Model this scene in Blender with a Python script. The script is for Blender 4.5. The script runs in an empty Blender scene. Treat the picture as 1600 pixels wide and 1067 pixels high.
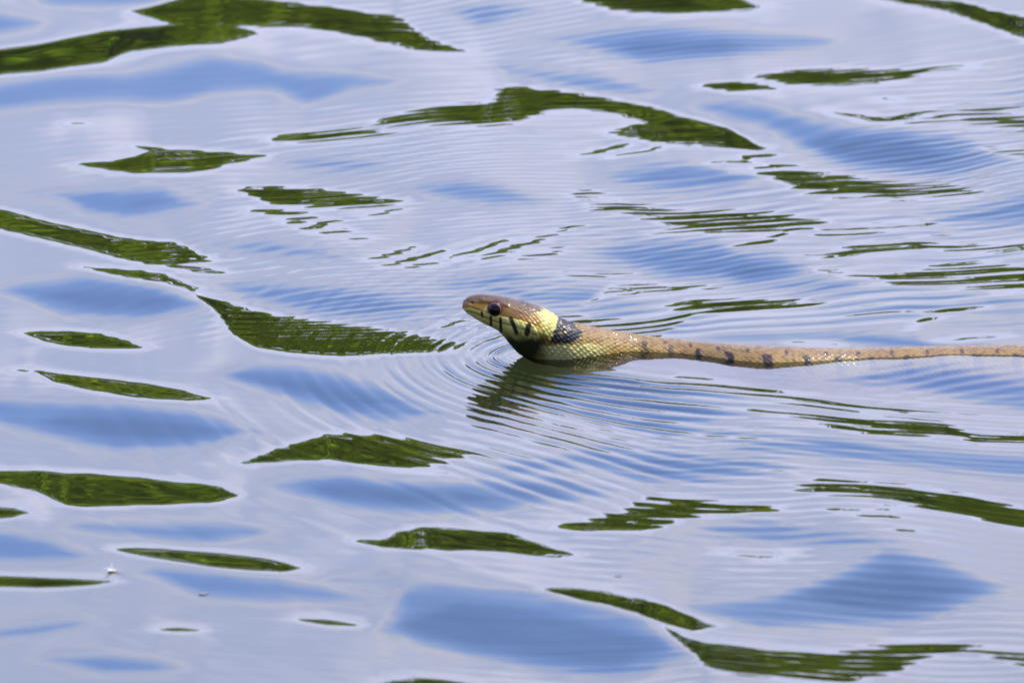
import bpy, math, random
import numpy as np

random.seed(7)
rng = np.random.default_rng(11)
SC = bpy.context.scene
R = math.radians

# ------------------------------------------------------------------ camera
S = 0.35 / 1600.0                # metres per photo pixel at the snake
E0 = R(15.0)                     # the camera looks down on the pond by 15 degrees
D = 5.0                          # metres from lens to the snake
CE, SE = math.cos(E0), math.sin(E0)
cam_data = bpy.data.cameras.new('camera')
cam = bpy.data.objects.new('camera', cam_data)
SC.collection.objects.link(cam)
cam.location = (0, -D * CE, D * SE)
cam.rotation_euler = (math.pi / 2 - E0, 0, 0)
cam_data.sensor_width = 36
cam_data.lens = 36 * D / (S * 1600)
cam_data.clip_start = 0.1
cam_data.clip_end = 3000
cam_data.dof.use_dof = True
cam_data.dof.focus_distance = D
cam_data.dof.aperture_fstop = 36
SC.camera = cam

# ------------------------------------------------------------------ sky and sun
SUN_DIR = (0.52, -0.12, 0.84)    # towards the sun
sl = math.sqrt(sum(c * c for c in SUN_DIR))
SUN_DIR = tuple(c / sl for c in SUN_DIR)
sun_el = math.asin(SUN_DIR[2])
sun_az = math.atan2(SUN_DIR[0], SUN_DIR[1])
world = bpy.data.worlds.new('World')
SC.world = world
world.use_nodes = True
nt = world.node_tree
nt.nodes.clear()
N = nt.nodes.new
L = nt.links.new


def math_node(tree, op, a=None, b=None, clamp=False):
    n = tree.nodes.new('ShaderNodeMath')
    n.operation = op
    n.use_clamp = clamp
    for i, v in enumerate((a, b)):
        if v is None:
            continue
        if isinstance(v, (int, float)):
            n.inputs[i].default_value = v
        else:
            tree.links.new(v, n.inputs[i])
    return n.outputs[0]


sky = N('ShaderNodeTexSky')
sky.sky_type = 'NISHITA'
sky.sun_disc = False
sky.sun_elevation = sun_el
sky.sun_rotation = sun_az
sky.air_density = 1.3
sky.dust_density = 0.6
sky.ozone_density = 2.2
tc = N('ShaderNodeTexCoord')
sep = N('ShaderNodeSeparateXYZ')
L(tc.outputs['Generated'], sep.inputs[0])
zz = math_node(nt, 'ADD', math_node(nt, 'MAXIMUM', sep.outputs['Z'], 0.0), 0.10)
px_ = math_node(nt, 'DIVIDE', sep.outputs['X'], zz)
py_ = math_node(nt, 'DIVIDE', sep.outputs['Y'], zz)
comb = N('ShaderNodeCombineXYZ')
L(px_, comb.inputs[0])
L(py_, comb.inputs[1])
noise = N('ShaderNodeTexNoise')
noise.inputs['Scale'].default_value = 0.8
noise.inputs['Detail'].default_value = 7
noise.inputs['Roughness'].default_value = 0.55
L(comb.outputs[0], noise.inputs['Vector'])
# cloud cover thickens towards the horizon and breaks up overhead
low = math_node(nt, 'MULTIPLY', math_node(nt, 'SUBTRACT', 0.318, sep.outputs['Z']), 12.5)
low = math_node(nt, 'MAXIMUM', low, -0.55)
cov = math_node(nt, 'ADD', low, math_node(nt, 'MULTIPLY', math_node(nt, 'SUBTRACT', noise.outputs['Fac'], 0.5), 1.9))
cov = math_node(nt, 'ADD', cov, 0.5, clamp=True)
noise2 = N('ShaderNodeTexNoise')
noise2.inputs['Scale'].default_value = 3.1
noise2.inputs['Detail'].default_value = 5
L(comb.outputs[0], noise2.inputs['Vector'])
ramp = N('ShaderNodeValToRGB')
ramp.color_ramp.elements[0].position = 0.3
ramp.color_ramp.elements[0].color = (5.9, 6.6, 10.1, 1)
ramp.color_ramp.elements[1].position = 0.75
ramp.color_ramp.elements[1].color = (8.8, 8.8, 11.2, 1)
L(noise2.outputs['Fac'], ramp.inputs[0])
mix = N('ShaderNodeMix')
mix.data_type = 'RGBA'
L(cov, mix.inputs['Factor'])
hsv = N('ShaderNodeHueSaturation')
hsv.inputs['Saturation'].default_value = 1.2
hsv.inputs['Hue'].default_value = 0.525
hsv.inputs['Value'].default_value = 3.0
L(sky.outputs[0], hsv.inputs['Color'])
L(hsv.outputs[0], mix.inputs[6])
L(ramp.outputs[0], mix.inputs[7])
bg = N('ShaderNodeBackground')
bg.inputs['Strength'].default_value = 0.15
L(mix.outputs[2], bg.inputs['Color'])
wo = N('ShaderNodeOutputWorld')
L(bg.outputs[0], wo.inputs['Surface'])

sun_data = bpy.data.lights.new('sun', 'SUN')
sun_data.energy = 5.0
sun_data.angle = R(0.5)
sun_data.color = (1.0, 0.95, 0.86)
sun = bpy.data.objects.new('sun', sun_data)
SC.collection.objects.link(sun)
from mathutils import Vector
sun.rotation_euler = Vector(SUN_DIR).to_track_quat('Z', 'Y').to_euler()
sun.location = (3, -3, 5)

SC.view_settings.view_transform = 'Standard'
SC.view_settings.look = 'None'
SC.view_settings.exposure = 1.3
SC.view_settings.gamma = 1.0
SC.view_settings.use_curve_mapping = False
SC.render.engine = 'CYCLES'
SC.cycles.max_bounces = 8
SC.cycles.transparent_max_bounces = 16
SC.cycles.caustics_reflective = False
SC.cycles.caustics_refractive = False
SC.cycles.use_denoising = True


# ------------------------------------------------------------------ helpers
def tag(o, label=None, cat=None, group=None, kind=None):
    for k, v in (('label', label), ('category', cat), ('group', group), ('kind', kind)):
        if v:
            o[k] = v
    return o


def grid_mesh(name, X, Y, Z, wrap=False, smooth=True):
    """mesh from 2-D vertex arrays; wrap closes the second axis into a tube"""
    n, m = X.shape
    me = bpy.data.meshes.new(name)
    co = np.stack([X, Y, Z], -1).reshape(-1, 3).astype(np.float32)
    i = np.arange(n - 1)[:, None]
    j = np.arange(m if wrap else m - 1)[None, :]
    j2 = (j + 1) % m
    f = np.stack([i * m + j, (i + 1) * m + j, (i + 1) * m + j2, i * m + j2], -1).reshape(-1, 4).astype(np.int32)
    me.vertices.add(len(co))
    me.vertices.foreach_set('co', co.ravel())
    me.loops.add(f.size)
    me.loops.foreach_set('vertex_index', f.ravel())
    me.polygons.add(len(f))
    me.polygons.foreach_set('loop_start', np.arange(len(f), dtype=np.int32) * 4)
    me.polygons.foreach_set('loop_total', np.full(len(f), 4, dtype=np.int32))
    me.polygons.foreach_set('use_smooth', np.full(len(f), smooth))
    me.update(calc_edges=True)
    me.validate()
    return me


def link(name, me, mat, parent=None):
    o = bpy.data.objects.new(name, me)
    SC.collection.objects.link(o)
    if mat:
        me.materials.append(mat)
    if parent:
        o.parent = parent
    return o


def set_col(me, col, name='Col'):
    a = me.color_attributes.new(name, 'FLOAT_COLOR', 'POINT')
    c = np.ones((len(me.vertices), 4), dtype=np.float32)
    c[:, :3] = col.reshape(-1, 3)
    a.data.foreach_set('color', c.ravel())


def new_mat(name):
    m = bpy.data.materials.new(name)
    m.use_nodes = True
    return m, m.node_tree, m.node_tree.nodes['Principled BSDF']


def lin(r, g, b, k=1.0):
    def f(c):
        c /= 255.0
        return c / 12.92 if c <= 0.04045 else ((c + 0.055) / 1.055) ** 2.4
    return np.array([f(r) * k, f(g) * k, f(b) * k])


def sstep(a, b, x):
    t = np.clip((x - a) / (b - a), 0, 1)
    return t * t * (3 - 2 * t)


def project(X, Y, Z=0.0):
    """world point -> photo pixel"""
    dy, dz = Y + D * CE, Z - D * SE
    depth = dy * CE - dz * SE
    up = dy * SE + dz * CE
    return 800 + X / depth * D / S, 533.5 - up / depth * D / S


# ------------------------------------------------------------------ water waves
# slopes of the water surface: strips of (column, upper row, lower row) as seen on
# the water plane.  Wave backs (tilted away) mirror the wood, wave faces (tilted
# towards the viewer) mirror the blue sky overhead, the level water the pale clouds.
BACKS = [
 [(-60,80,128),(0,75,118),(60,68,112),(110,58,103),(165,45,96),(200,42,78),(260,36,72),(320,28,70),(348,32,66)],
 [(322,-20,52),(345,-14,40),(380,-8,38),(430,-2,40),(480,5,43),(530,10,50),(580,18,60),(625,22,70),(650,45,76),(680,62,80),(722,77,82)],
 [(920,-20,2),(960,-20,14),(1020,-20,19),(1080,-20,19),(1130,-20,17),(1178,4,12)],
 [(1385,-15,-2),(1440,-8,8),(1500,0,22),(1550,12,38),(1600,20,58),(1680,36,78)],
 [(128,255,259),(175,254,268),(215,241,273),(240,232,272),(290,232,272),(320,235,268),(350,237,258),(412,239,243)],
 [(214,225,229),(245,228,240)],
 [(428,209,216),(460,204,219),(500,203,218),(530,200,216),(560,199,212),(600,202,208)],
 [(588,186,190),(630,176,194),(680,166,193),(730,161,195),(770,158,194),(785,135,194),(810,134,190),(850,140,176),(900,146,172),(950,155,178),(1000,163,190),(1030,170,205),(1060,180,222),(1100,190,228),(1140,198,232),(1182,224,234)],
 [(955,203,208),(1000,195,215),(1040,198,224),(1080,205,228)],
 [(900,238,240),(940,229,235),(978,222,225)],
 [(950,241,243),(1000,231,236),(1030,226,230)],
 [(1106,132,137),(1140,127,144),(1196,131,139)],
 [(1188,116,121),(1240,108,130),(1300,106,134),(1360,108,130),(1420,106,124),(1460,104,109),(1525,101,104)],
 [(1290,170,173),(1340,176,183),(1390,179,190),(1452,170,176)],
 [(1420,188,191),(1480,180,186),(1540,170,178),(1582,163,169)],
 [(1518,186,190),(1560,180,195),(1600,178,205),(1680,178,208)],
 [(1540,230,233),(1570,233,241),(1600,236,248),(1680,242,254)],
 [(1188,268,272),(1215,266,280),(1250,266,296),(1300,270,305),(1350,278,302),(1400,280,308),(1440,284,306),(1480,284,302),(1526,296,301)],
 [(1145,262,265),(1210,257,262),(1246,256,259)],
 [(1115,254,257),(1160,246,252),(1206,240,243)],
 [(383,292,300),(420,289,318),(450,290,320),(500,292,324),(550,300,325),(590,308,322),(626,312,316)],
 [(393,325,329),(430,328,337),(472,329,334)],
 [(453,343,350),(470,339,350),(488,337,342)],
 [(480,355,361),(505,345,354),(526,342,346)],
 [(508,362,366),(540,356,360)],
 [(573,335,338),(598,329,335),(622,325,328)],
 [(905,303,309),(920,300,310),(936,301,307)],
 [(928,316,324),(960,312,324),(1000,318,335),(1050,326,350),(1100,330,362),(1150,332,362),(1200,334,362),(1250,338,356),(1282,341,346)],
 [(1018,364,367),(1060,358,364),(1112,350,355)],
 [(1155,380,384),(1200,366,374),(1262,347,353)],
 [(1280,362,366),(1360,356,362),(1452,345,348)],
 [(-60,316,342),(0,327,357),(60,340,371),(120,354,386),(180,367,402),(230,374,412),(270,376,416),(295,386,412),(312,398,410)],
 [(262,410,417),(300,415,424),(346,423,427)],
 [(300,401,406),(320,405,410)],
 [(133,416,419),(170,417,428),(220,420,436),(260,428,444),(300,447,455)],
 [(308,461,465),(340,470,490),(360,474,520),(400,484,543),(450,492,552),(500,500,556),(560,508,558),(610,515,556),(660,522,552),(705,531,545)],
 [(40,521,525),(70,519,536),(110,518,543),(150,519,546),(195,529,546),(217,540,545)],
 [(58,580,584),(85,583,600),(130,588,610),(180,592,618),(240,599,624),(290,610,627),(320,621,627)],
 [(30,578,582),(42,580,583)],
 [(-60,733,740),(0,735,755),(60,736,768),(100,741,790),(140,742,794),(200,748,793),(260,753,791),(310,758,788),(345,762,788),(363,774,781)],
 [(-60,790,812),(0,791,810),(25,793,808),(41,799,802)],
 [(176,858,861),(215,856,870),(270,860,882),(330,866,893),(390,872,897),(440,878,897),(469,887,890)],
 [(-60,899,921),(0,900,920),(60,902,921),(110,905,920),(150,907,917),(180,910,912)],
 [(383,724,728),(420,708,726),(470,690,722),(510,680,720),(550,680,725),(600,683,732),(640,685,734),(680,694,725),(728,704,711)],
 [(618,735,738),(686,738,743)],
 [(558,845,849),(600,842,858),(630,828,860),(665,825,860),(700,825,862),(740,830,860),(790,832,864),(830,845,868),(892,866,871)],
 [(873,819,823),(920,812,830),(970,800,830),(1000,786,832),(1030,780,828),(1060,780,815),(1110,784,806),(1160,788,805),(1213,793,797)],
 [(1248,762,766),(1280,748,772),(1330,752,776),(1390,760,780),(1450,770,797),(1500,776,808),(1560,786,820),(1600,796,828),(1680,812,844)],
 [(858,920,924),(900,919,938),(950,925,947),(1000,935,962),(1050,948,980),(1090,968,990),(1112,976,982)],
 [(1035,978,982),(1080,1000,1020),(1100,1006,1045),(1150,1010,1058),(1200,1017,1064),(1260,1020,1068),(1320,1018,1070),(1360,1012,1062),(1400,1004,1050),(1450,1003,1030),(1510,1008,1018),(1550,1018,1030),(1600,1022,1048),(1680,1025,1056)],
 [(608,1066,1080),(650,1061,1085),(700,1063,1085),(742,1069,1085)],
 [(1268,397,401),(1340,383,396),(1430,377,388),(1500,380,390),(1600,378,388),(1680,378,388)],
 [(1278,422,425),(1370,428,434),(1400,425,442),(1450,418,445),(1510,405,452),(1560,408,455),(1600,416,456),(1680,418,452)],
 [(920,468,471),(955,441,456),(1000,437,456),(1050,445,455),(1114,449,452)],
 [(885,428,432),(940,430,434),(988,424,428)],
 [(1043,472,476),(1070,467,485),(1120,468,490),(1180,470,489),(1240,471,485),(1268,476,480)],
 [(872,492,496),(905,484,512),(930,492,520),(980,490,528),(1030,486,516),(1085,485,491)],
 [(1423,504,508),(1450,488,498),(1480,477,486),(1538,474,478)],
 [(1458,521,525),(1500,516,526),(1540,515,523),(1582,518,521)],
 [(1246,537,541),(1312,537,542)],
 [(1000,590,594),(1060,593,600),(1130,598,610),(1200,610,622),(1260,622,634),(1330,634,642),(1424,645,648)],
 [(1062,582,585),(1110,590,593)],
 [(1180,641,645),(1250,650,656),(1310,655,672),(1350,657,680),(1420,660,684),(1480,665,682),(1514,676,680)],
 [(1520,681,690),(1600,676,690),(1680,676,690)],
 [(250,984,989),(280,982,991),(313,985,989)],
 [(470,968,973),(510,968,980),(552,975,981)],
 [(578,402,406),(610,392,400),(646,383,388)],
 [(603,412,416),(650,400,408),(692,390,395)],
 [(708,401,404),(750,388,394),(787,374,377)],
 [(753,401,405),(830,376,384),(897,351,354)],
 [(818,403,406),(850,396,402),(878,390,393)],
 [(722,498,502),(690,506,508)][::-1],
 [(640,415,418),(680,408,412)], [(555,370,373),(575,366,369)],
 [(1300,798,801),(1345,800,803)], [(1380,796,799),(1430,798,801)], [(1345,808,811),(1400,809,812)],
 [(1400,828,831),(1428,830,833)], [(1160,868,871),(1215,872,875)], [(1118,862,865),(1135,862,865)],
 [(1220,862,865),(1245,864,867)], [(108,188,191),(132,188,191)], [(1380,150,154),(1402,152,156)],
]
FACES = [
 [(-60,130,180),(0,132,172),(100,120,160),(200,112,158),(260,103,156),(330,86,140),(400,90,140),(450,108,142),(500,112,165),(560,115,140),(625,126,134)],
 [(-60,10,50),(0,20,45),(55,30,36)], [(720,5,15),(760,0,40),(805,10,18)], [(90,-10,6),(180,-12,9),(250,-10,6)],
 [(880,55,60),(940,48,75),(1000,44,90),(1080,44,92),(1150,50,85),(1220,55,80),(1305,63,68)],
 [(798,105,108),(860,106,125),(920,112,138),(990,131,139)],
 [(1105,160,168),(1180,160,190),(1250,180,225),(1300,190,250),(1380,192,258),(1450,200,268),(1500,215,262),(1545,240,248)],
 [(88,298,304),(140,292,330),(200,292,340),(250,295,335),(288,313,324)],
 [(478,250,256),(540,250,265),(602,258,264)],
 [(672,292,300),(740,285,318),(800,295,325),(855,316,322)],
 [(378,386,392),(430,375,400),(512,392,402)],
 [(355,445,450),(430,440,475),(500,445,490),(570,455,495),(620,470,490),(655,471,477)],
 [(40,445,465),(100,440,490),(150,432,495),(220,440,500),(295,468,482)],
 [(-60,618,645),(0,622,665),(100,628,690),(200,632,712),(280,640,710),(340,655,700),(368,669,679)],
 [(348,580,590),(400,572,605),(460,575,625),(540,590,650),(600,610,660),(655,638,652)],
 [(422,755,762),(480,745,775),(550,745,800),(620,760,808),(700,762,808),(800,755,808),(880,750,785),(925,766,774)],
 [(116,821,829),(200,822,838),(290,818,845),(385,826,838)],
 [(-60,825,885),(0,832,880),(60,840,882),(115,866,878)],
 [(250,896,904),(330,900,940),(420,910,945),(520,925,950),(595,944,953)],
 [(615,985,995),(660,925,1010),(750,925,1030),(850,930,1050),(950,950,1060),(1000,970,1060),(1055,1020,1040)],
 [(540,910,917),(650,914,926)],
 [(1115,950,962),(1200,935,985),(1260,910,980),(1330,885,975),(1380,862,972),(1450,875,965),(1510,900,945),(1550,917,928)],
 [(1115,826,833),(1200,820,845),(1300,835,850),(1355,846,851)],
 [(1478,340,345),(1540,320,345),(1600,305,345),(1680,305,340)],
 [(960,385,400),(1020,375,420),(1100,375,420),(1150,395,440),(1200,398,440),(1238,412,428)],
 [(990,268,282),(1070,258,290),(1150,265,285)],
 [(1216,446,450),(1270,437,455),(1335,446,451)],
 [(868,578,586),(920,580,600),(980,588,612),(1050,594,608),(1145,607,614)],
 [(790,728,742),(900,702,725),(1000,705,750),(1100,715,755),(1185,722,743)],
 [(1155,700,705),(1300,690,715),(1450,705,730),(1600,715,745),(1680,720,745)],
 [(1345,592,600),(1420,570,600),(1500,570,620),(1600,590,640),(1680,590,640)],
 [(1140,529,535),(1250,528,534),(1350,522,534),(1450,528,538),(1535,530,535)],
 [(98,1032,1043),(180,1032,1060),(255,1042,1058)], [(-60,985,1005),(0,985,1000),(60,975,995),(115,972,979)],
 [(820,455,462),(760,440,452),(900,448,458)][::1], [(900,620,630),(1000,628,645),(1100,640,655)],
 [(700,435,445),(790,425,440)], [(1010,495,500),(1060,494,501)],
]
DEEP = [   # the steepest middles of wave faces
 [(1280,205,225),(1350,200,250),(1420,205,255),(1460,222,250)],
 [(90,455,470),(160,448,485),(240,455,485)], [(100,650,670),(200,650,695),(300,660,695)],
 [(380,585,598),(470,592,620),(560,612,645)], [(520,755,785),(620,768,800),(720,770,800)],
 [(720,950,1015),(850,960,1035),(960,985,1045)], [(1320,905,955),(1400,890,955),(1470,905,940)],
 [(880,582,594),(950,586,606),(1030,597,604)], [(1260,528,533),(1400,525,534),(1500,530,535)],
 [(1100,405,430),(1180,405,435)], [(1000,58,80),(1130,58,80)],
]


def strip_field(PX, PY, strips, k=0.30, rows=None):
    """signed vertical distance (pixels) to the nearest strip, positive inside"""
    out = np.full(PX.shape, -60.0)
    col = PX[PX.shape[0] // 2]
    for st in strips:
        st = sorted(st)
        xs = np.array([p[0] for p in st], float)
        tp = np.array([p[1] for p in st], float)
        bt = np.array([p[2] for p in st], float)
        c = np.where((col > xs[0] - 330) & (col < xs[-1] + 330))[0]
        rowc = PY[:, PY.shape[1] // 2]
        r = np.where((rowc > tp.min() - 60) & (rowc < bt.max() + 60))[0]
        if not len(c) or not len(r):
            continue
        sl_ = (slice(r[0], r[-1] + 1), slice(c[0], c[-1] + 1))
        x, y = PX[sl_], PY[sl_]
        t = np.interp(x, xs, tp)
        b = np.interp(x, xs, bt)
        f = np.minimum(y - t, b - y)
        f -= k * np.maximum(0, np.maximum(xs[0] - x, x - xs[-1]))
        out[sl_] = np.maximum(out[sl_], f)
    return out


def blur(a, sy, sx):
    """gaussian blur along both axes (sigma in samples), edges repeated"""
    for ax, s in ((0, sy), (1, sx)):
        if s <= 0:
            continue
        n = int(3 * s) + 1
        ker = np.exp(-0.5 * (np.arange(-n, n + 1) / s) ** 2)
        ker /= ker.sum()
        pad = [(0, 0), (0, 0)]
        pad[ax] = (n, n)
        p = np.pad(a, pad, mode='edge')
        m = p.shape[ax] + len(ker) - 1
        nf = 1 << (m - 1).bit_length()
        F = np.fft.rfft(p, nf, axis=ax)
        K = np.fft.rfft(ker, nf)
        F *= K[:, None] if ax == 0 else K[None, :]
        q = np.fft.irfft(F, nf, axis=ax)
        st = 2 * n
        a = q[st:st + a.shape[0]] if ax == 0 else q[:, st:st + a.shape[1]]
    return a


def smooth_noise(shape, sy, sx):
    a = blur(rng.standard_normal(shape), sy, sx)
    return a / a.std()


# world coordinates of the dense patch
x_in = np.linspace(-0.24, 0.24, 1380)
y_in = np.linspace(-0.52, 0.60, 800)
dx = x_in[1] - x_in[0]
dy = y_in[1] - y_in[0]
XX, YY = np.meshgrid(x_in, y_in)
PX, PY = project(XX, YY)
EL = np.degrees(np.arctan2(D * SE, YY + D * CE))           # viewing elevation there

E_TREE, E_PALE, E_BLUE = 9.6, 14.1, 18.1                    # reflected elevations
wob = smooth_noise(XX.shape, 14, 26) * 1.4 + smooth_noise(XX.shape, 36, 80) * 1.6
rag = smooth_noise(XX.shape, 4, 11) * 1.0 * sstep(250, 1000, PX)
wob2 = smooth_noise(XX.shape, 22, 60) * 5 + smooth_noise(XX.shape, 8, 30) * 2.0
ny2, nx2 = 2 * XX.shape[0], 2 * XX.shape[1]
ky = 2 * np.pi * np.fft.fftfreq(ny2, dy)[:, None]
kx = 2 * np.pi * np.fft.rfftfreq(nx2, dx)[None, :]
den = ky ** 2 + 0.06 * kx ** 2 + (2 * np.pi / 1.6) ** 2


def fit_height(sl):
    """height whose slope along the view is closest to sl, kept smooth across"""
    m = np.concatenate([sl, -sl[::-1]], 0)          # height mirrors evenly, slope oddly
    m = np.concatenate([m, m[:, ::-1]], 1)
    Hf = np.fft.rfft2(m) * (-1j * ky) / den
    return np.fft.irfft2(Hf, m.shape)[:sl.shape[0], :sl.shape[1]]


e_noise = smooth_noise(XX.shape, 24, 60) * 0.8
h = np.zeros_like(XX)
for outer in range(3):
    PX, PY = project(XX, YY, h)                 # where the raised or sunken surface is seen
    g = strip_field(PX + 3 * rag, PY + wob + rag, BACKS)
    b = strip_field(PX + wob2 * 4, PY + wob2, FACES)
    d = strip_field(PX, PY + wob2, DEEP)
    sg = 0.5 * (1 + np.tanh((g + 1.2) / 5.5))
    sb = 0.5 * (1 + np.tanh(b / 11.0))
    sd = 0.5 * (1 + np.tanh((d - 3) / 9.0))
    Etar = E_PALE + (E_TREE - E_PALE) * 1.8 * sg + (E_BLUE - E_PALE) * 2 * sb * (1 - sg) + 4 * sd * (1 - sg) + e_noise * (1 - sg)
    target_slope = np.tan(np.radians(Etar - EL) / 2)
    weight = 0.35 + 0.65 * np.maximum(sg, sb)
    slope = target_slope.copy() if outer == 0 else slope
    for it in range(4):
        h = fit_height(slope)
        err = target_slope - np.gradient(h, dy, axis=0)
        slope = slope + 0.8 * err * weight
    h = fit_height(slope)
    h -= h.mean()
PX, PY = project(XX, YY)
# the water lies level along the snake's back
ib = int(np.argmin(np.abs(y_in - (-(552 - 533.5) * S / SE))))
h_row = blur(np.repeat(h[ib][None], 3, 0), 0, 0.012 / dx)[1]
h = h - h_row[None, :] * np.exp(-((YY - y_in[ib]) / 0.09) ** 2) * sstep(760, 860, PX)

# ripples pushed out by the swimming head: nested parabolas round the throat
HX, HY = (806 - 800) * S, -(559 - 533.5) * S / SE
rx, ry = XX - HX, YY - HY
rr = np.hypot(rx, ry)
cg = np.linspace(0, 1.2, 900)
cc = (rr - rx)                                              # 0 on the axis behind the head
u0 = 0.10
lam = 0.0053
ph = 2 * np.pi * u0 / lam * np.log1p(cc / u0)
kloc = 2 * np.pi / lam / (1 + cc / u0)
jit = smooth_noise(XX.shape, 34, 60) * 1.6 + smooth_noise(XX.shape, 12, 26) * 0.5
side = 0.78 - 0.22 * np.tanh(ry / 0.02)
wn = sstep(0.01, -0.04, ry) * sstep(-0.07, 0.01, rx)
fall = wn * np.exp(-cc / 0.11) + (1 - wn) * (0.72 * np.exp(-cc / 0.045) + 0.28 * np.exp(-cc / 0.22))
fr = sstep(-0.03, 0.05, rx) * sstep(0, 0.04, ry)           # the arm running off behind
fall *= np.exp(-np.maximum(rr - 0.04, 0) / (0.17 + 0.12 * fr)) * (1 + 0.25 * fr)
walk = blur(np.repeat(rng.standard_normal(900)[None], 3, 0), 0, 5)[1]
walk2 = blur(np.repeat(rng.standard_normal(900)[None], 3, 0), 0, 4)[1]
ph = ph + 1.1 * np.interp(cc, cg, walk / walk.std())
crest = np.clip(0.9 + 0.4 * np.interp(cc, cg, walk2 / walk2.std()), 0.35, 1.6)
near = sstep(0.0, 0.012, cc)
patchy = np.clip(0.66 + 0.5 * smooth_noise(XX.shape, 20, 55), 0.05, 1.5)
amp = (0.19 + 0.15 * wn) * crest * fall * np.where(ry < 0, np.exp(-np.maximum(rx - 0.045, 0) / 0.06), 1.0) * near * side * patchy
rip = amp / kloc * (np.sin(ph + jit) + 0.16 * np.sin(2 * (ph + jit) + 0.9) + 0.35 * np.sin(0.63 * ph - 1.4 * jit))
# a slower second set that makes the long arms trailing behind
ph2 = 2 * np.pi * (cc / 0.013) + jit
rip += 0.016 * np.exp(-cc / 0.12) * sstep(0.004, 0.02, cc) * np.exp(-rr / 0.35) / (2 * np.pi / 0.013) * np.sin(ph2)
# little oblique ripples shed by the body on the right
BX = (PX - 1250) / 350.0
w_body = np.exp(-((PX - 1500) / 190) ** 2) * np.exp(-((PY - 590) / 34) ** 2)
rip += 0.035 * w_body * 0.009 / 6.283 * np.sin(6.283 * (XX * 0.45 - YY * 0.9) / 0.009 + jit)
# broken cat's-paw ripples that feather the edges of the mirrored shapes
zone = sstep(180, 620, PX) * sstep(600, 480, PY) * (0.5 + 0.5 * sstep(60, 300, PY)) + 0.55 * sstep(500, 1000, PX) * sstep(520, 640, PY) + 0.06
for lam3, tilt, a3, ns in ((0.0085, 0.38, 0.056, (20, 55)), (0.0055, 0.22, 0.040, (14, 40)), (0.013, 0.5, 0.024, (30, 60))):
    k3 = 2 * np.pi / lam3
    ph3 = k3 * (YY * math.cos(tilt) - XX * math.sin(tilt) * np.where(YY > HY, 1, -0.5)) + 2.6 * smooth_noise(XX.shape, *ns)
    p3 = np.clip(0.35 + 0.8 * smooth_noise(XX.shape, ns[0] * 1.5, ns[1] * 1.5), 0, 1.6)
    rip += a3 / k3 * zone * p3 * np.sin(ph3) * sstep(0.0, 0.03, np.abs(YY - HY))
# faint wind texture everywhere
fine = smooth_noise(XX.shape, 5, 11) * 0.000012
h = h + rip + fine

# fade the patch to level water at its rim
edge = np.minimum.reduce([sstep(x_in[0], x_in[0] + 0.02, XX), sstep(-x_in[-1], -x_in[-1] + 0.02, -XX),
                          sstep(y_in[0], y_in[0] + 0.06, YY), sstep(-y_in[-1], -y_in[-1] + 0.06, -YY)])
h = h * edge


def grow(last, step, stop, k):
    out = []
    while last < stop:
        step = min(step * k, 4.0)
        last += step
        out.append(last)
    return np.array(out)


xo = grow(x_in[-1], dx, 75, 1.045)
yp = grow(y_in[-1], dy, 62, 1.045)
ym = grow(-y_in[0], dy, 6.2, 1.045)
xa = np.concatenate([-xo[::-1], x_in, xo])
ya = np.concatenate([-ym[::-1], y_in, yp])
XA, YA = np.meshgrid(xa, ya)
HA = np.zeros_like(XA)
# swell of the open pond around the patch: a sum of small waves
for k in range(46):
    lam_k = 0.09 * (1.6 ** rng.uniform(0, 4))
    th = rng.normal(math.pi / 2, 0.7)
    kk = 2 * math.pi / lam_k
    cell = np.maximum(np.gradient(xa)[None, :], np.gradient(ya)[:, None])
    HA += 0.011 / kk * np.sin(kk * (np.cos(th) * XA + np.sin(th) * YA) + rng.uniform(0, 6.28)) * np.clip(2 - cell * 6 / lam_k, 0, 1)
inside = np.zeros_like(XA)
i0, j0 = len(ym), len(xo)
inside[i0:i0 + len(y_in), j0:j0 + len(x_in)] = edge
HA *= (1 - inside)
HA[i0:i0 + len(y_in), j0:j0 + len(x_in)] += h

# ------------------------------------------------------------------ water object
m_water = bpy.data.materials.new('water')
m_water.use_nodes = True
wt = m_water.node_tree
wt.nodes.clear()
fres = wt.nodes.new('ShaderNodeFresnel')
fres.inputs['IOR'].default_value = 1.333
gl = wt.nodes.new('ShaderNodeBsdfGlossy')
gl.inputs['Roughness'].default_value = 0.0
tr = wt.nodes.new('ShaderNodeBsdfTransparent')
tr.inputs['Color'].default_value = (0.48, 0.54, 0.34, 1)
mx = wt.nodes.new('ShaderNodeMixShader')
mo = wt.nodes.new('ShaderNodeOutputMaterial')
wt.links.new(fres.outputs[0], mx.inputs[0])
wt.links.new(tr.outputs[0], mx.inputs[1])
wt.links.new(gl.outputs[0], mx.inputs[2])
wt.links.new(mx.outputs[0], mo.inputs['Surface'])

water = link('water', grid_mesh('water', XA.T, YA.T, HA.T), m_water)
tag(water, 'rippled pond water mirroring pale cloud, blue sky and green wood', 'water', kind='structure')

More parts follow.
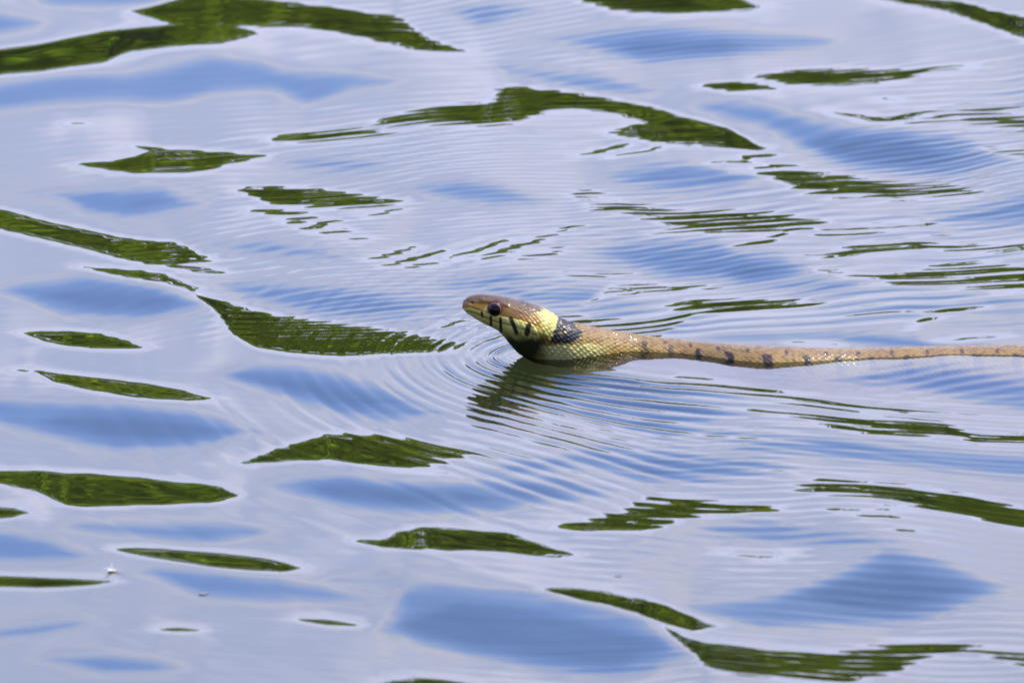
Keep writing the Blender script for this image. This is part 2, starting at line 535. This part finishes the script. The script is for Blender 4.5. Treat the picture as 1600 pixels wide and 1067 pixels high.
# ------------------------------------------------------------------ ground: bed, banks and meadow in one sheet
gx = np.concatenate([-grow(80, 4, 900, 1.12)[::-1], np.linspace(-80, 80, 81), grow(80, 4, 900, 1.12)])
gy = np.concatenate([-grow(8, 0.6, 900, 1.12)[::-1], np.linspace(-8, 90, 120), grow(90, 2, 900, 1.12)])
GX, GY = np.meshgrid(gx, gy, indexing='ij')
inpond = np.minimum.reduce([GY + 4.3, 55.0 - GY + 2.0 * np.sin(GX / 9.0), 66 - np.abs(GX)])
GZ = np.where(inpond > 0, -0.55 * (1 - np.exp(-inpond / 0.9)), 0.35 * (1 - np.exp(inpond / 1.5)))
GZ = GZ + 0.03 * np.sin(GX * 1.7) * np.sin(GY * 1.3)
m_ground, gt, gp = new_mat('ground')
geo = gt.nodes.new('ShaderNodeNewGeometry')
sp = gt.nodes.new('ShaderNodeSeparateXYZ')
gt.links.new(geo.outputs['Position'], sp.inputs[0])
rz = gt.nodes.new('ShaderNodeMapRange')
rz.inputs[1].default_value = -0.05
rz.inputs[2].default_value = 0.05
gt.links.new(sp.outputs['Z'], rz.inputs[0])
gn = gt.nodes.new('ShaderNodeTexNoise')
gn.inputs['Scale'].default_value = 3.0
gn.inputs['Detail'].default_value = 6
gt.links.new(geo.outputs['Position'], gn.inputs['Vector'])
r1 = gt.nodes.new('ShaderNodeValToRGB')
r1.color_ramp.elements[0].color = (0.006, 0.008, 0.003, 1)
r1.color_ramp.elements[1].color = (0.012, 0.014, 0.006, 1)
r2 = gt.nodes.new('ShaderNodeValToRGB')
r2.color_ramp.elements[0].color = (0.045, 0.075, 0.012, 1)
r2.color_ramp.elements[1].color = (0.09, 0.12, 0.025, 1)
gt.links.new(gn.outputs['Fac'], r1.inputs[0])
gt.links.new(gn.outputs['Fac'], r2.inputs[0])
gm = gt.nodes.new('ShaderNodeMix')
gm.data_type = 'RGBA'
gt.links.new(rz.outputs[0], gm.inputs['Factor'])
gt.links.new(r1.outputs[0], gm.inputs[6])
gt.links.new(r2.outputs[0], gm.inputs[7])
gt.links.new(gm.outputs[2], gp.inputs['Base Color'])
gp.inputs['Roughness'].default_value = 0.95
ground = link('ground', grid_mesh('ground', GX, GY, GZ), m_ground)
tag(ground, 'dark muddy pond bed rising to grassy banks', 'ground', kind='structure')

# ------------------------------------------------------------------ the wood on the far bank (seen only as reflections)
verts, faces, cols = [], [], []


def add_quad_cloud(cen, nrm_jit, size, colour):
    n = len(cen)
    nrm = rng.standard_normal((n, 3)) * nrm_jit + np.array([0, -0.55, 0.6])
    nrm /= np.linalg.norm(nrm, axis=1)[:, None]
    t = np.cross(nrm, rng.standard_normal((n, 3)))
    t /= np.linalg.norm(t, axis=1)[:, None]
    bt = np.cross(nrm, t)
    sz = size * rng.uniform(0.6, 1.4, n)[:, None]
    base = sum(len(v) for v in verts)
    q = np.stack([cen - t * sz, cen - bt * sz * 0.55, cen + t * sz, cen + bt * sz * 0.55], 1)
    verts.append(q.reshape(-1, 3))
    faces.append((base + np.arange(n * 4)).reshape(n, 4))
    cols.append(np.repeat(colour, 4, 0))


def add_trunk(x, y, ht, rad):
    k = 8
    a = np.arange(k) / k * 2 * np.pi
    rings = []
    for i, f in enumerate((0, 0.15, 0.5, 0.9)):
        r_ = rad * (1.25 - f)
        rings.append(np.stack([x + r_ * np.cos(a) + 0.12 * i * math.sin(x), y + r_ * np.sin(a), np.full(k, 0.1 + f * ht)], 1))
    base = sum(len(v) for v in verts)
    verts.append(np.concatenate(rings))
    fl = [[base + i * k + j, base + i * k + (j + 1) % k, base + (i + 1) * k + (j + 1) % k, base + (i + 1) * k + j]
          for i in range(3) for j in range(k)]
    faces.append(np.array(fl))
    cols.append(np.tile(np.array([[0.06, 0.045, 0.03]]), (4 * k, 1)))


tx = -62.0
while tx < 62:
    ty = 61.5 + rng.uniform(-1.5, 1.5)
    ht = 9.7 + rng.uniform(-0.7, 0.6)
    add_trunk(tx, ty, ht * 0.8, 0.22)
    tone = rng.uniform(0.75, 1.2)
    nclump = 36
    dens = 1.0 if abs(tx) < 22 else 0.35
    for c in range(nclump):
        f = rng.uniform(0.08, 1.03)
        rad = 2.9 * math.sqrt(max(0.09, 1 - ((f - 0.42) / 0.60) ** 2))
        th = rng.uniform(0, 2 * np.pi)
        rho = rad * math.sqrt(rng.uniform(0.05, 1))
        c0 = np.array([tx + rho * math.cos(th), ty + rho * math.sin(th) * 0.8, max(0.8, f * ht)])
        thin = sstep(0.80, 0.95, f)
        n = int(200 * dens * (1 - 0.45 * thin))
        p = rng.standard_normal((n, 3))
        p /= np.linalg.norm(p, axis=1)[:, None]
        p = c0 + p * rng.uniform(0.35, 1, n)[:, None] ** 0.5 * np.array([1.05, 1.0, 0.75]) * (1 - 0.25 * thin)
        p[:, 2] = np.maximum(p[:, 2], 0.25)
        base = np.array([0.165, 0.225, 0.005]) * tone * rng.uniform(0.8, 1.25)
        cl = base * rng.uniform(0.7, 1.3, (n, 1)) * np.array([1, 1, 1])
        cl[:, 0] *= rng.uniform(0.85, 1.25, n)
        add_quad_cloud(p, 0.55, 0.17 if dens == 1 else 0.3, cl)
    # shrubs under and behind the trees close the wall of leaves
    n = int(2600 * dens)
    p = np.stack([rng.uniform(tx - 2, tx + 2, n), ty + 2.5 + rng.uniform(-1, 2.5, n), rng.uniform(0.2, ht * 0.80, n)], 1)
    cl = np.array([0.145, 0.205, 0.005]) * tone * rng.uniform(0.7, 1.25, (n, 1))
    add_quad_cloud(p, 0.5, 0.3 if dens == 1 else 0.5, cl)
    tx += rng.uniform(2.1, 2.9)
# unseen trees added behind the camera to cut the low sky light
tx = -34.0
while tx < 34:
    ty = -9.5 - 0.004 * tx * tx + rng.uniform(-0.8, 0.4)
    ht = 7.0 + rng.uniform(-0.8, 0.8)
    add_trunk(tx, ty - 1.0, ht * 0.8, 0.2)
    n = 1500
    p = np.stack([rng.normal(tx, 1.3, n), ty - 0.8 + rng.normal(0, 0.8, n), rng.uniform(0.3, 1, n) ** 0.8 * ht], 1)
    cl = np.array([0.08, 0.12, 0.008]) * rng.uniform(0.6, 1.25, (n, 1))
    add_quad_cloud(p, 0.9, 0.26, cl)
    tx += rng.uniform(1.8, 2.5)
V = np.concatenate(verts)
F = np.concatenate(faces)
me = bpy.data.meshes.new('woodland')
me.vertices.add(len(V))
me.vertices.foreach_set('co', V.astype(np.float32).ravel())
me.loops.add(F.size)
me.loops.foreach_set('vertex_index', F.astype(np.int32).ravel())
me.polygons.add(len(F))
me.polygons.foreach_set('loop_start', np.arange(len(F), dtype=np.int32) * 4)
me.polygons.foreach_set('loop_total', np.full(len(F), 4, dtype=np.int32))
me.update(calc_edges=True)
set_col(me, np.concatenate(cols))
m_leaf, lt, lp = new_mat('foliage')
va = lt.nodes.new('ShaderNodeVertexColor')
va.layer_name = 'Col'
lt.links.new(va.outputs[0], lp.inputs['Base Color'])
lp.inputs['Roughness'].default_value = 0.7
lp.inputs['Specular IOR Level'].default_value = 0.05
trl = lt.nodes.new('ShaderNodeBsdfTranslucent')
lt.links.new(va.outputs[0], trl.inputs['Color'])
lm = lt.nodes.new('ShaderNodeMixShader')
lm.inputs[0].default_value = 0.33
lo = lt.nodes['Material Output']
lt.links.new(lp.outputs[0], lm.inputs[1])
lt.links.new(trl.outputs[0], lm.inputs[2])
lt.links.new(lm.outputs[0], lo.inputs['Surface'])
wood = link('woodland', me, m_leaf)
tag(wood, 'dense green far-bank wood mirrored in the ripples, with unseen trees added behind the camera', 'woodland', kind='stuff')

# ------------------------------------------------------------------ the snake
# rings: column, upper and lower outline rows, half width, row of the water under the spine
HEAD = [ # x, top, bottom, half width, foot row
 (722.6,477,479,0.6,558),(724,472,483.5,4.5,558),(727,468,487.5,7.5,558),(732,464.5,492,10.5,558),(742,461.5,498.5,13.5,558),
 (755,460.5,506.5,16.5,558),(775,462,516,20.5,558),(795,466,524,25,558),(815,472,531,29,558),(835,479,537,30.5,558),
 (850,485,541.5,29.5,558),(862,491,545,27,558),(873,497.5,549,24.5,558),(885,502,553,23.5,558),
 (905,507,558,23.5,556),(930,513,565,24,552.5),(960,518.5,570,25,548),(1000,525,571,26,544),(1050,531,581,28,544),
 (1100,536.5,592,30,548.5),(1150,540.5,600,32,555),(1200,543,605,34,558),(1250,544.5,609,35,557.5),(1300,545.8,612,36,555),(1350,546,613,37,552),
 (1400,543.8,614,38,551),(1500,541.5,614,39,549),(1600,540.5,614,40,548),(1700,541,616,41,547),(1900,548,625,42,556),(2150,551,627,42,560),
 (2400,545,619,41,553),(2700,540,611,39,546),(3000,552,617,35,556),(3300,562,615,29,563),(3600,556,594,21,556),(3900,553,575,12,552),(4150,560,564,3,556),(4180,562,563,0.5,557)]
hx = np.array([r[0] for r in HEAD])
ring_x = np.concatenate([np.array([722.6, 722.9, 723.4, 724, 724.8, 725.8, 727]), np.arange(728, 880, 1.1), np.arange(880, 1660, 1.45), np.arange(1660, 4180, 6.0), [4180]])


def cubic(x, xs, ys):
    """smooth (Catmull-Rom style, monotone-limited) interpolation"""
    xs, ys = np.asarray(xs, float), np.asarray(ys, float)
    dlt = np.diff(ys) / np.diff(xs)
    m = np.zeros_like(ys)
    m[1:-1] = np.where(dlt[:-1] * dlt[1:] > 0, 2 * dlt[:-1] * dlt[1:] / np.where(dlt[:-1] + dlt[1:] == 0, 1, dlt[:-1] + dlt[1:]), 0)
    m[0], m[-1] = dlt[0], dlt[-1]
    i = np.clip(np.searchsorted(xs, x) - 1, 0, len(xs) - 2)
    hh = xs[i + 1] - xs[i]
    t = (x - xs[i]) / hh
    return ((2 * t**3 - 3 * t**2 + 1) * ys[i] + (t**3 - 2 * t**2 + t) * hh * m[i] + (-2 * t**3 + 3 * t**2) * ys[i + 1] + (t**3 - t**2) * hh * m[i + 1])


tp = cubic(ring_x, hx, [r[1] for r in HEAD])
bo = cubic(ring_x, hx, [r[2] for r in HEAD])
hw = cubic(ring_x, hx, [r[3] for r in HEAD])
fo = cubic(ring_x, hx, [r[4] for r in HEAD])
# under the jaw the throat bends down into the water
thr = cubic(ring_x, [700, 768, 777, 783, 789, 798, 812, 835, 870, 905, 960, 1000, 1060, 4200],
            [0, 0, 0.8, 3.5, 8, 16, 25, 30, 25, 14, 6, 2, 0, 0])
ztop = (fo - tp) / CE
zbot = (fo - bo) / CE + 0.10 * hw * sstep(880, 760, ring_x)
NA = 208
phi = (np.arange(NA) / NA) * 2 * np.pi
cph, sph = np.cos(phi), np.sin(phi)
ishead = sstep(885, 840, ring_x)[:, None]
nexp = 2.0 + 0.5 * ishead
cy = np.sign(cph)[None] * np.abs(cph)[None] ** (2 / nexp)
sz = np.sign(sph)[None] * np.abs(sph)[None] ** (2 / nexp)
zc = ((ztop + zbot) / 2)[:, None]
ha = ((ztop - zbot) / 2)[:, None]
narrow = 1 - ishead * (0.22 * np.clip(sz, 0, 1) ** 1.4 + 0.55 * np.clip(-sz - 0.05, 0, 1) ** 1.3)
BYp = hw[:, None] * cy * narrow                         # pixels, + is away from camera
BZp = zc + ha * sz - (thr[:, None] / CE) * np.clip(-sz, 0, 1) ** 1.2
BXp = np.repeat(ring_x[:, None], NA, 1)
# row each surface point would take in a side view (mirrored for the far flank)
ROW = fo[:, None] - CE * BZp + SE * np.abs(BYp)
# outward normal in the ring plane
ny = BYp / np.maximum(hw[:, None], 1) ** 2
nz = (BZp - zc) / np.maximum(ha, 1) ** 2
nl = np.hypot(ny, nz) + 1e-9
ny, nz = ny / nl, nz / nl


def seg_dist(x, y, pts):
    best = np.full(x.shape, 1e9)
    for (x0, y0), (x1, y1) in zip(pts[:-1], pts[1:]):
        vx, vy = x1 - x0, y1 - y0
        t = np.clip(((x - x0) * vx + (y - y0) * vy) / (vx * vx + vy * vy), 0, 1)
        best = np.minimum(best, np.hypot(x - x0 - t * vx, y - y0 - t * vy))
    return best


def gauss(x, w):
    return np.exp(-(x / w) ** 2)


MOUTH = [(724, 486), (740, 489), (757, 496), (775, 503), (800, 509), (822, 516), (838, 524)]
BARS = [([(753, 489), (754, 495)], 1.9), ([(767, 496), (767.5, 512)], 2.0), ([(782, 498), (783, 519)], 2.3), ([(798, 498), (802, 507), (807, 520)], 3.2), ([(826, 509), (823, 521)], 4.2)]
LIPTOP = [(735, 480), (757, 488), (790, 495), (815, 500), (835, 507)]
disp = np.zeros_like(BXp)
mouth_d = seg_dist(BXp, ROW, MOUTH)
disp -= 1.0 * gauss(mouth_d, 1.3)
for bpts, bw in BARS:
    disp -= 0.5 * gauss(seg_dist(BXp, ROW, bpts), 1.2)
disp -= 0.35 * gauss(seg_dist(BXp, ROW, LIPTOP), 1.2)
brow = [(752, 469), (765, 471), (778, 473), (792, 477)]
disp += 1.9 * gauss(seg_dist(BXp, ROW, brow), 3.0)
disp -= 1.6 * gauss(np.hypot(BXp - 774, ROW - 484), 11)
disp -= 1.8 * gauss(np.hypot((BXp - 738) / 1.3, ROW - 474), 2.0)
disp -= 1.2 * gauss(np.hypot(BXp - 760, (ROW - 482) / 0.6), 8)          # loreal hollow
disp += 2.2 * gauss(np.hypot((BXp - 832) / 1.4, ROW - 506), 14)          # jaw muscle
# (folds of the throat skin)
disp -= 0.5 * gauss(np.sin(ROW / 2.6), 0.35) * sstep(530, 545, ROW) * sstep(875, 855, BXp)
# head plates: seams on the crown
for sx_ in (741, 757, 789, 822):
    disp -= 0.45 * gauss(BXp - sx_ - 0.12 * np.abs(BYp), 0.9) * sstep(0.5, 0.8, sz)
disp -= 0.45 * gauss(np.abs(BYp) - 7, 0.8) * sstep(0.75, 0.9, sz) * (BXp > 757) * (BXp < 822)
disp -= 0.4 * gauss(BYp, 0.8) * sstep(0.75, 0.9, sz) * ((BXp < 757) | (BXp > 789)) * (BXp < 822) * (BXp > 728)
# body scales
per_len = np.where(ring_x < 875, 9.0, 10.5)
ucoord = np.concatenate([[0], np.cumsum(np.diff(ring_x) / (0.5 * (per_len[1:] + per_len[:-1])))])[:, None]
acoord = (phi / (2 * np.pi) * 26)[None, :]
pcell, qcell = acoord + ucoord, acoord - ucoord
fp, fq = pcell - np.floor(pcell), qcell - np.floor(qcell)
dist = np.minimum.reduce([fp, 1 - fp, fq, 1 - fq])
along = (fp - fq) * 0.5                                             # -0.5 .. 0.5 towards the tail
belly = sstep(-0.55, -0.75, sph)[None, :]
wscale = sstep(796, 826, BXp) * (1 - belly) * np.where(BXp > 1660, 0, 1)
scale_h = (sstep(0, 0.22, dist) * 0.85 + along * 0.9 + 0.35 * gauss((fp + fq - 1), 0.16) * sstep(0, 0.2, dist))
crand = np.modf(np.abs(np.sin((np.floor(pcell) * 7.13 + np.floor(qcell) * 3.71) * 12.9898) * 43758.5453))[0]
disp += wscale * scale_h * (0.55 + 0.75 * crand) * np.where(BXp < 1000, 1.1, 0.7)
bu = BXp / 9.0
disp += belly * sstep(850, 880, BXp) * 0.7 * (bu - np.floor(bu))
BY2 = BYp + ny * disp
BZ2 = BZp + nz * disp

# pigment, plus painted shade on the lower jaw and throat
cell_id = np.floor(pcell) * 7.13 + np.floor(qcell) * 3.71
crand = np.modf(np.abs(np.sin(cell_id * 12.9898) * 43758.5453))[0]
lowf = blur(rng.standard_normal(BXp.shape), 4, 3)
lowf /= lowf.std()


def put(col, mask, c):
    col += (np.asarray(c)[None, None] - col) * np.clip(mask, 0, 1)[..., None]


K = 0.40
col = np.zeros(BXp.shape + (3,))
col[:] = lin(174, 142, 62, K)
put(col, sstep(0.2, 0.95, sph)[None] * np.ones_like(BXp) * 0.75, lin(142, 110, 52, K))
put(col, sstep(-0.35, -0.75, sph)[None] * np.ones_like(BXp) * 0.85, lin(200, 188, 130, K))
put(col, wscale * (0.25 + 0.35 * crand) * (crand > 0.5), lin(120, 92, 58, K))
put(col, wscale * np.where(BXp > 930, 0.35, 0.6) * sstep(0.12, 0.0, dist), lin(70, 52, 36, K))
put(col, np.clip(lowf, 0, 2) * 0.12, lin(110, 84, 50, K))
# dark flank bars and smaller back spots down the body
bars_x = [1012, 1052, 1095, 1141, 1201, 1263, 1312, 1365, 1420, 1475, 1530, 1590] + list(range(1650, 4100, 62))
ang = phi[None, :]
for i, bx_ in enumerate(bars_x):
    for centre in (math.pi, 0.0, 2 * math.pi):
        da = np.abs(ang - centre - (0.42 if centre == 0 else -0.42 if centre == math.pi else 0.42 - 0.0))
        xo_ = (BXp - bx_ - 10 * (ang - math.pi if centre == math.pi else 0) * 0.6)
        big = 0.55 if i < 3 else 1.0
        m_ = sstep(8.0 * big, 5.0 * big, np.abs(xo_ + 1.5 * lowf)) * sstep(0.62, 0.45, da)
        put(col, m_ * (0.75 if bx_ < 1090 else 0.92), lin(40, 24, 20, K))
    for off in (-0.42, 0.42):
        m_ = sstep(3.6, 1.8, np.abs(BXp - bx_ - 26 + 0.8 * lowf)) * sstep(0.20, 0.1, np.abs(ang - math.pi / 2 - off))
        put(col, m_ * 0.85, lin(66, 44, 40, K))
# head ground colour
head_m = sstep(862, 842, BXp)
put(col, head_m, lin(160, 118, 40, K * 1.1))
crown_line = np.interp(BXp, [720, 735, 760, 790, 820, 850, 875], [476, 469, 471, 476, 486, 496, 505])
crown = sstep(2.5, -1.5, ROW - crown_line)
put(col, head_m * crown, lin(98, 74, 38, K))
put(col, head_m * crown * np.clip(lowf, 0, 1) * 0.3, lin(60, 40, 32, K))
# temple
put(col, head_m * gauss(np.hypot((BXp - 806) / 24, (ROW - 490) / 9), 1) * 0.8, lin(120, 92, 48, K))
put(col, head_m * gauss(seg_dist(BXp, ROW, [(732, 471), (745, 473), (764, 475)]), 2.2) * 0.8, lin(52, 30, 22, K))
put(col, head_m * gauss(seg_dist(BXp, ROW, [(788, 478), (806, 486), (826, 494)]), 1.8) * 0.7, lin(56, 38, 24, K))
# lips and throat
lip_line = np.interp(BXp, [720, 735, 757, 790, 815, 838, 850], [481, 481, 488.5, 496, 501, 510, 516])
lip = sstep(-0.8, 0.8, ROW - lip_line) * sstep(850, 836, BXp)
put(col, lip * head_m, lin(232, 214, 112, K * 1.45))
put(col, head_m * sstep(1, 10, ROW - np.interp(BXp, [724, 757, 800, 838], [487, 498, 512, 526])) * 0.7, lin(160, 160, 66, K))  # shade on the lower jaw, painted in as olive
put(col, head_m * gauss(mouth_d, 1.2) * 0.8, lin(70, 58, 28, K))
put(col, head_m * gauss(np.hypot(BXp - 738, ROW - 474), 2.2) * 0.9, lin(24, 16, 14, K))
put(col, head_m * gauss(np.hypot((BXp - 775) / 1.15, ROW - 483), 12.5) * 0.75, lin(40, 28, 20, K))
put(col, head_m * gauss(np.hypot(BXp - 760.5, (ROW - 483) / 1.8), 3.0) * 0.8, lin(214, 196, 104, K))
for bpts, bw in BARS:
    put(col, head_m * sstep(bw + 0.8, bw - 0.8, seg_dist(BXp, ROW, bpts)) * 0.97, lin(14, 10, 8, K))
# yellow collar and black nape
dist_c = BXp - np.interp(ROW, [480, 500, 520, 540], [846, 852, 848, 842])
collar = sstep(-10, 2, dist_c + 3 * lowf + 6 * (crand - 0.5)) * sstep(20, 15, BXp - np.interp(ROW, [480, 500, 520, 545], [852, 853, 849, 842]) + 1.0 * lowf)
put(col, collar * sstep(534, 520, ROW) * np.where(crand > 0.22, 1.0, 0.45), lin(222, 214, 108, K * 0.92))
put(col, collar * wscale * 0.5 * sstep(0.1, 0.0, dist), lin(130, 104, 44, K))
nape_l = np.interp(ROW, [485, 500, 512, 522, 536], [872, 871, 869, 864, 858])
nape_r = np.interp(ROW, [485, 505, 520, 534, 538], [884, 897, 908, 896, 880])
nape = sstep(-1.5, 1.5, BXp - nape_l + 1.2 * lowf) * sstep(2, -2, BXp - nape_r + 2.0 * lowf) * sstep(539, 534, ROW)
put(col, nape * np.where(crand > 0.2, 1.0, 0.45), lin(16, 11, 10, K))
white = sstep(536, 541, ROW + 1.2 * lowf) * sstep(840, 864, BXp + 1.5 * lowf) * sstep(965, 915, BXp)
put(col, sstep(514, 533, ROW + 2.5 * lowf) * sstep(14, -14, BXp - 852 + 0.5 * (ROW - 540)) * sstep(766, 784, BXp), lin(36, 42, 14, K))  # dark shade and green reflection under the jaw, painted onto the throat
put(col, white, lin(234, 222, 140, K))
put(col, white * wscale * 0.4 * sstep(0.15, 0.0, dist), lin(120, 112, 60, K))

YC = -(fo - 533.5) * S / SE                             # world depth of the spine
WX = (BXp - 800) * S
WY = YC[:, None] + BY2 * S
WZ = BZ2 * S
snake = bpy.data.objects.new('snake', None)
SC.collection.objects.link(snake)
loc = (float((880 - 800) * S), float(np.interp(880, ring_x, YC)), 0.0)
snake.location = loc
bm_ = grid_mesh('body', WX - loc[0], WY - loc[1], WZ - loc[2], wrap=True)
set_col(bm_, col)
m_snake, st, spb = new_mat('snake_skin')
sva = st.nodes.new('ShaderNodeVertexColor')
sva.layer_name = 'Col'
sn = st.nodes.new('ShaderNodeTexNoise')
sn.inputs['Scale'].default_value = 2600
sn.inputs['Detail'].default_value = 3
stc = st.nodes.new('ShaderNodeTexCoord')
st.links.new(stc.outputs['Object'], sn.inputs['Vector'])
smr = st.nodes.new('ShaderNodeMapRange')
smr.inputs[3].default_value = 0.65
smr.inputs[4].default_value = 1.3
st.links.new(sn.outputs['Fac'], smr.inputs[0])
smx = st.nodes.new('ShaderNodeMix')
smx.data_type = 'RGBA'
smx.blend_type = 'MULTIPLY'
smx.inputs['Factor'].default_value = 1.0
st.links.new(sva.outputs[0], smx.inputs[6])
st.links.new(smr.outputs[0], smx.inputs[7])
st.links.new(smx.outputs[2], spb.inputs['Base Color'])
spb.inputs['Roughness'].default_value = 0.5
spb.inputs['Specular IOR Level'].default_value = 0.14
spb.inputs['Coat Weight'].default_value = 0.22
spb.inputs['Coat Roughness'].default_value = 0.08
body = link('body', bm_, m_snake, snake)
tag(snake, 'brown grass snake with yellow collar and black nape, head raised, swimming', 'snake')

# eyes
m_eye, et, ep = new_mat('eye_iris')
ep.inputs['Base Color'].default_value = (0.035, 0.012, 0.008, 1)
ep.inputs['Roughness'].default_value = 0.35
ep.inputs['Specular IOR Level'].default_value = 0.05
ep.inputs['Coat Weight'].default_value = 0.0
ep.inputs['Coat Roughness'].default_value = 0.02
m_pupil, pt_, pp = new_mat('eye_pupil')
pp.inputs['Base Color'].default_value = (0.003, 0.003, 0.003, 1)
pp.inputs['Roughness'].default_value = 0.1
pp.inputs['Specular IOR Level'].default_value = 0.15
m_ring, rt_, rp = new_mat('eye_ring')
rp.inputs['Base Color'].default_value = (0.13, 0.06, 0.03, 1)
rp.inputs['Roughness'].default_value = 0.15


def cap(rad, t0, t1, n=14, k=36):
    """part of a sphere between polar angles t0 and t1 about -Y"""
    t = np.linspace(t0, t1, n)[:, None]
    a = (np.arange(k) / k * 2 * np.pi)[None, :]
    return rad * np.sin(t) * np.cos(a), -rad * np.cos(t) * np.ones_like(a), rad * np.sin(t) * np.sin(a)


ir = int(np.argmin(np.abs(ring_x - 775)))
ez = (558 + SE * 18 - 483.5) / CE
# half width of the skull at the eye's height
near_side = np.argmin(np.abs(BZ2[ir] - ez) + np.where(cph < 0, 0, 1e3))
surf = abs(BY2[ir, near_side])
RE = 13.6
for s_ in (1, -1):
    eroot = link('eye', grid_mesh('eye', *[c * S for c in cap(RE, 0.0, math.pi)], wrap=True), m_eye, snake)
    eroot.location = ((775 - 800) * S - loc[0], YC[ir] - s_ * (surf - 6.0) * S - loc[1], ez * S - loc[2])
    eroot.rotation_euler = (0, 0, R(-14) if s_ == 1 else math.pi + R(14))
    link('pupil', grid_mesh('pupil', *[c * S for c in cap(RE * 1.02, 0.0, 0.78)], wrap=True), m_pupil, eroot)
    link('iris_ring', grid_mesh('iris_ring', *[c * S for c in cap(RE * 1.025, 0.79, 0.86, n=4)], wrap=True), m_ring, eroot)

# ------------------------------------------------------------------ seed tuft drifting on the water
def tube(points, rad, k=5):
    P = np.array(points, float)
    a = np.arange(k) / k * 2 * np.pi
    rr_ = rad * np.linspace(1, 0.35, len(P))
    return (P[:, 0][:, None] + rr_[:, None] * np.cos(a)[None] * 0.7, P[:, 1][:, None] + rr_[:, None] * np.sin(a)[None],
            P[:, 2][:, None] + rr_[:, None] * np.cos(a + 0.8)[None])


tuft = bpy.data.objects.new('seed_tuft', None)
SC.collection.objects.link(tuft)
tuft.location = ((174 - 800) * S * 0.94, -(911 - 533.5) * S / SE * 0.94, 0.0)
ix = int(np.argmin(np.abs(x_in - tuft.location.x)))
iy = int(np.argmin(np.abs(y_in - tuft.location.y)))
tuft.location.z = float(h[iy, ix])
tag(tuft, 'tiny white fluffy seed tuft drifting on the pond water', 'seed')
m_fluff, ft, fpn = new_mat('seed_fluff')
fpn.inputs['Base Color'].default_value = (0.75, 0.74, 0.70, 1)
fpn.inputs['Roughness'].default_value = 0.8
m_seed, sdt, sdp = new_mat('seed_grain')
sdp.inputs['Base Color'].default_value = (0.28, 0.20, 0.11, 1)
t_ = np.linspace(0, math.pi, 9)[:, None]
a_ = (np.arange(10) / 10 * 2 * np.pi)[None]
link('grain', grid_mesh('grain', 7 * S * np.cos(t_) * np.ones_like(a_), 2.2 * S * np.sin(t_) * np.cos(a_), 2.2 * S * np.sin(t_) * np.sin(a_) + S, wrap=True), m_seed, tuft)
for k in range(30):
    th = rng.uniform(0, 2 * np.pi)
    ln = rng.uniform(6, 18)
    up = rng.uniform(0.05, 0.7)
    pts = [(f * ln * math.cos(th) * S, f * ln * math.sin(th) * S * 1.3, (1.0 + ln * up * f * (1.3 - 0.6 * f)) * S) for f in (0, 0.25, 0.5, 0.75, 1)]
    link('filament', grid_mesh('filament', *tube(pts, 0.22 * S), wrap=True), m_fluff, tuft)

# ------------------------------------------------------------------ leaf fragments afloat
m_bit, bt_, bp_ = new_mat('leaf_fragment')
bp_.inputs['Base Color'].default_value = (0.05, 0.045, 0.03, 1)
bp_.inputs['Roughness'].default_value = 0.6
for bx_, by_, ln, rz_, lab in ((316, 946, 8, 0.4, 'tiny dark leaf fragment afloat between the seed tuft and the frilled green reflection'),
                               (966, 918, 6, -0.5, 'tiny dark leaf fragment afloat beside the curved green reflection under a blue patch')):
    wy = -(by_ - 533.5) * S / SE
    sc_ = (D + wy * CE) / D
    wy = wy * sc_
    wx = (bx_ - 800) * S * sc_
    u = np.linspace(-1, 1, 9)[:, None]
    v = np.linspace(-1, 1, 6)[None]
    wd = (1 - u ** 2) ** 0.6 * 0.45 + 0.02
    X_ = ln * S * u * np.ones_like(v)
    Y_ = ln * S * wd * v * 1.6
    Z_ = ln * S * (0.05 + 0.10 * v ** 2 * wd + 0.06 * u ** 2)
    top = np.concatenate([Z_, Z_[::-1] - 0.06 * ln * S])
    o = link('leaf_fragment', grid_mesh('leaf_fragment', np.concatenate([X_, X_[::-1]]), np.concatenate([Y_, Y_[::-1]]), top), m_bit)
    iy = int(np.argmin(np.abs(y_in - wy)))
    ix = int(np.argmin(np.abs(x_in - wx)))
    o.location = (wx, wy, float(h[iy, ix]))
    o.rotation_euler = (0, 0, rz_)
    tag(o, lab, 'leaf', 'leaf fragments afloat')
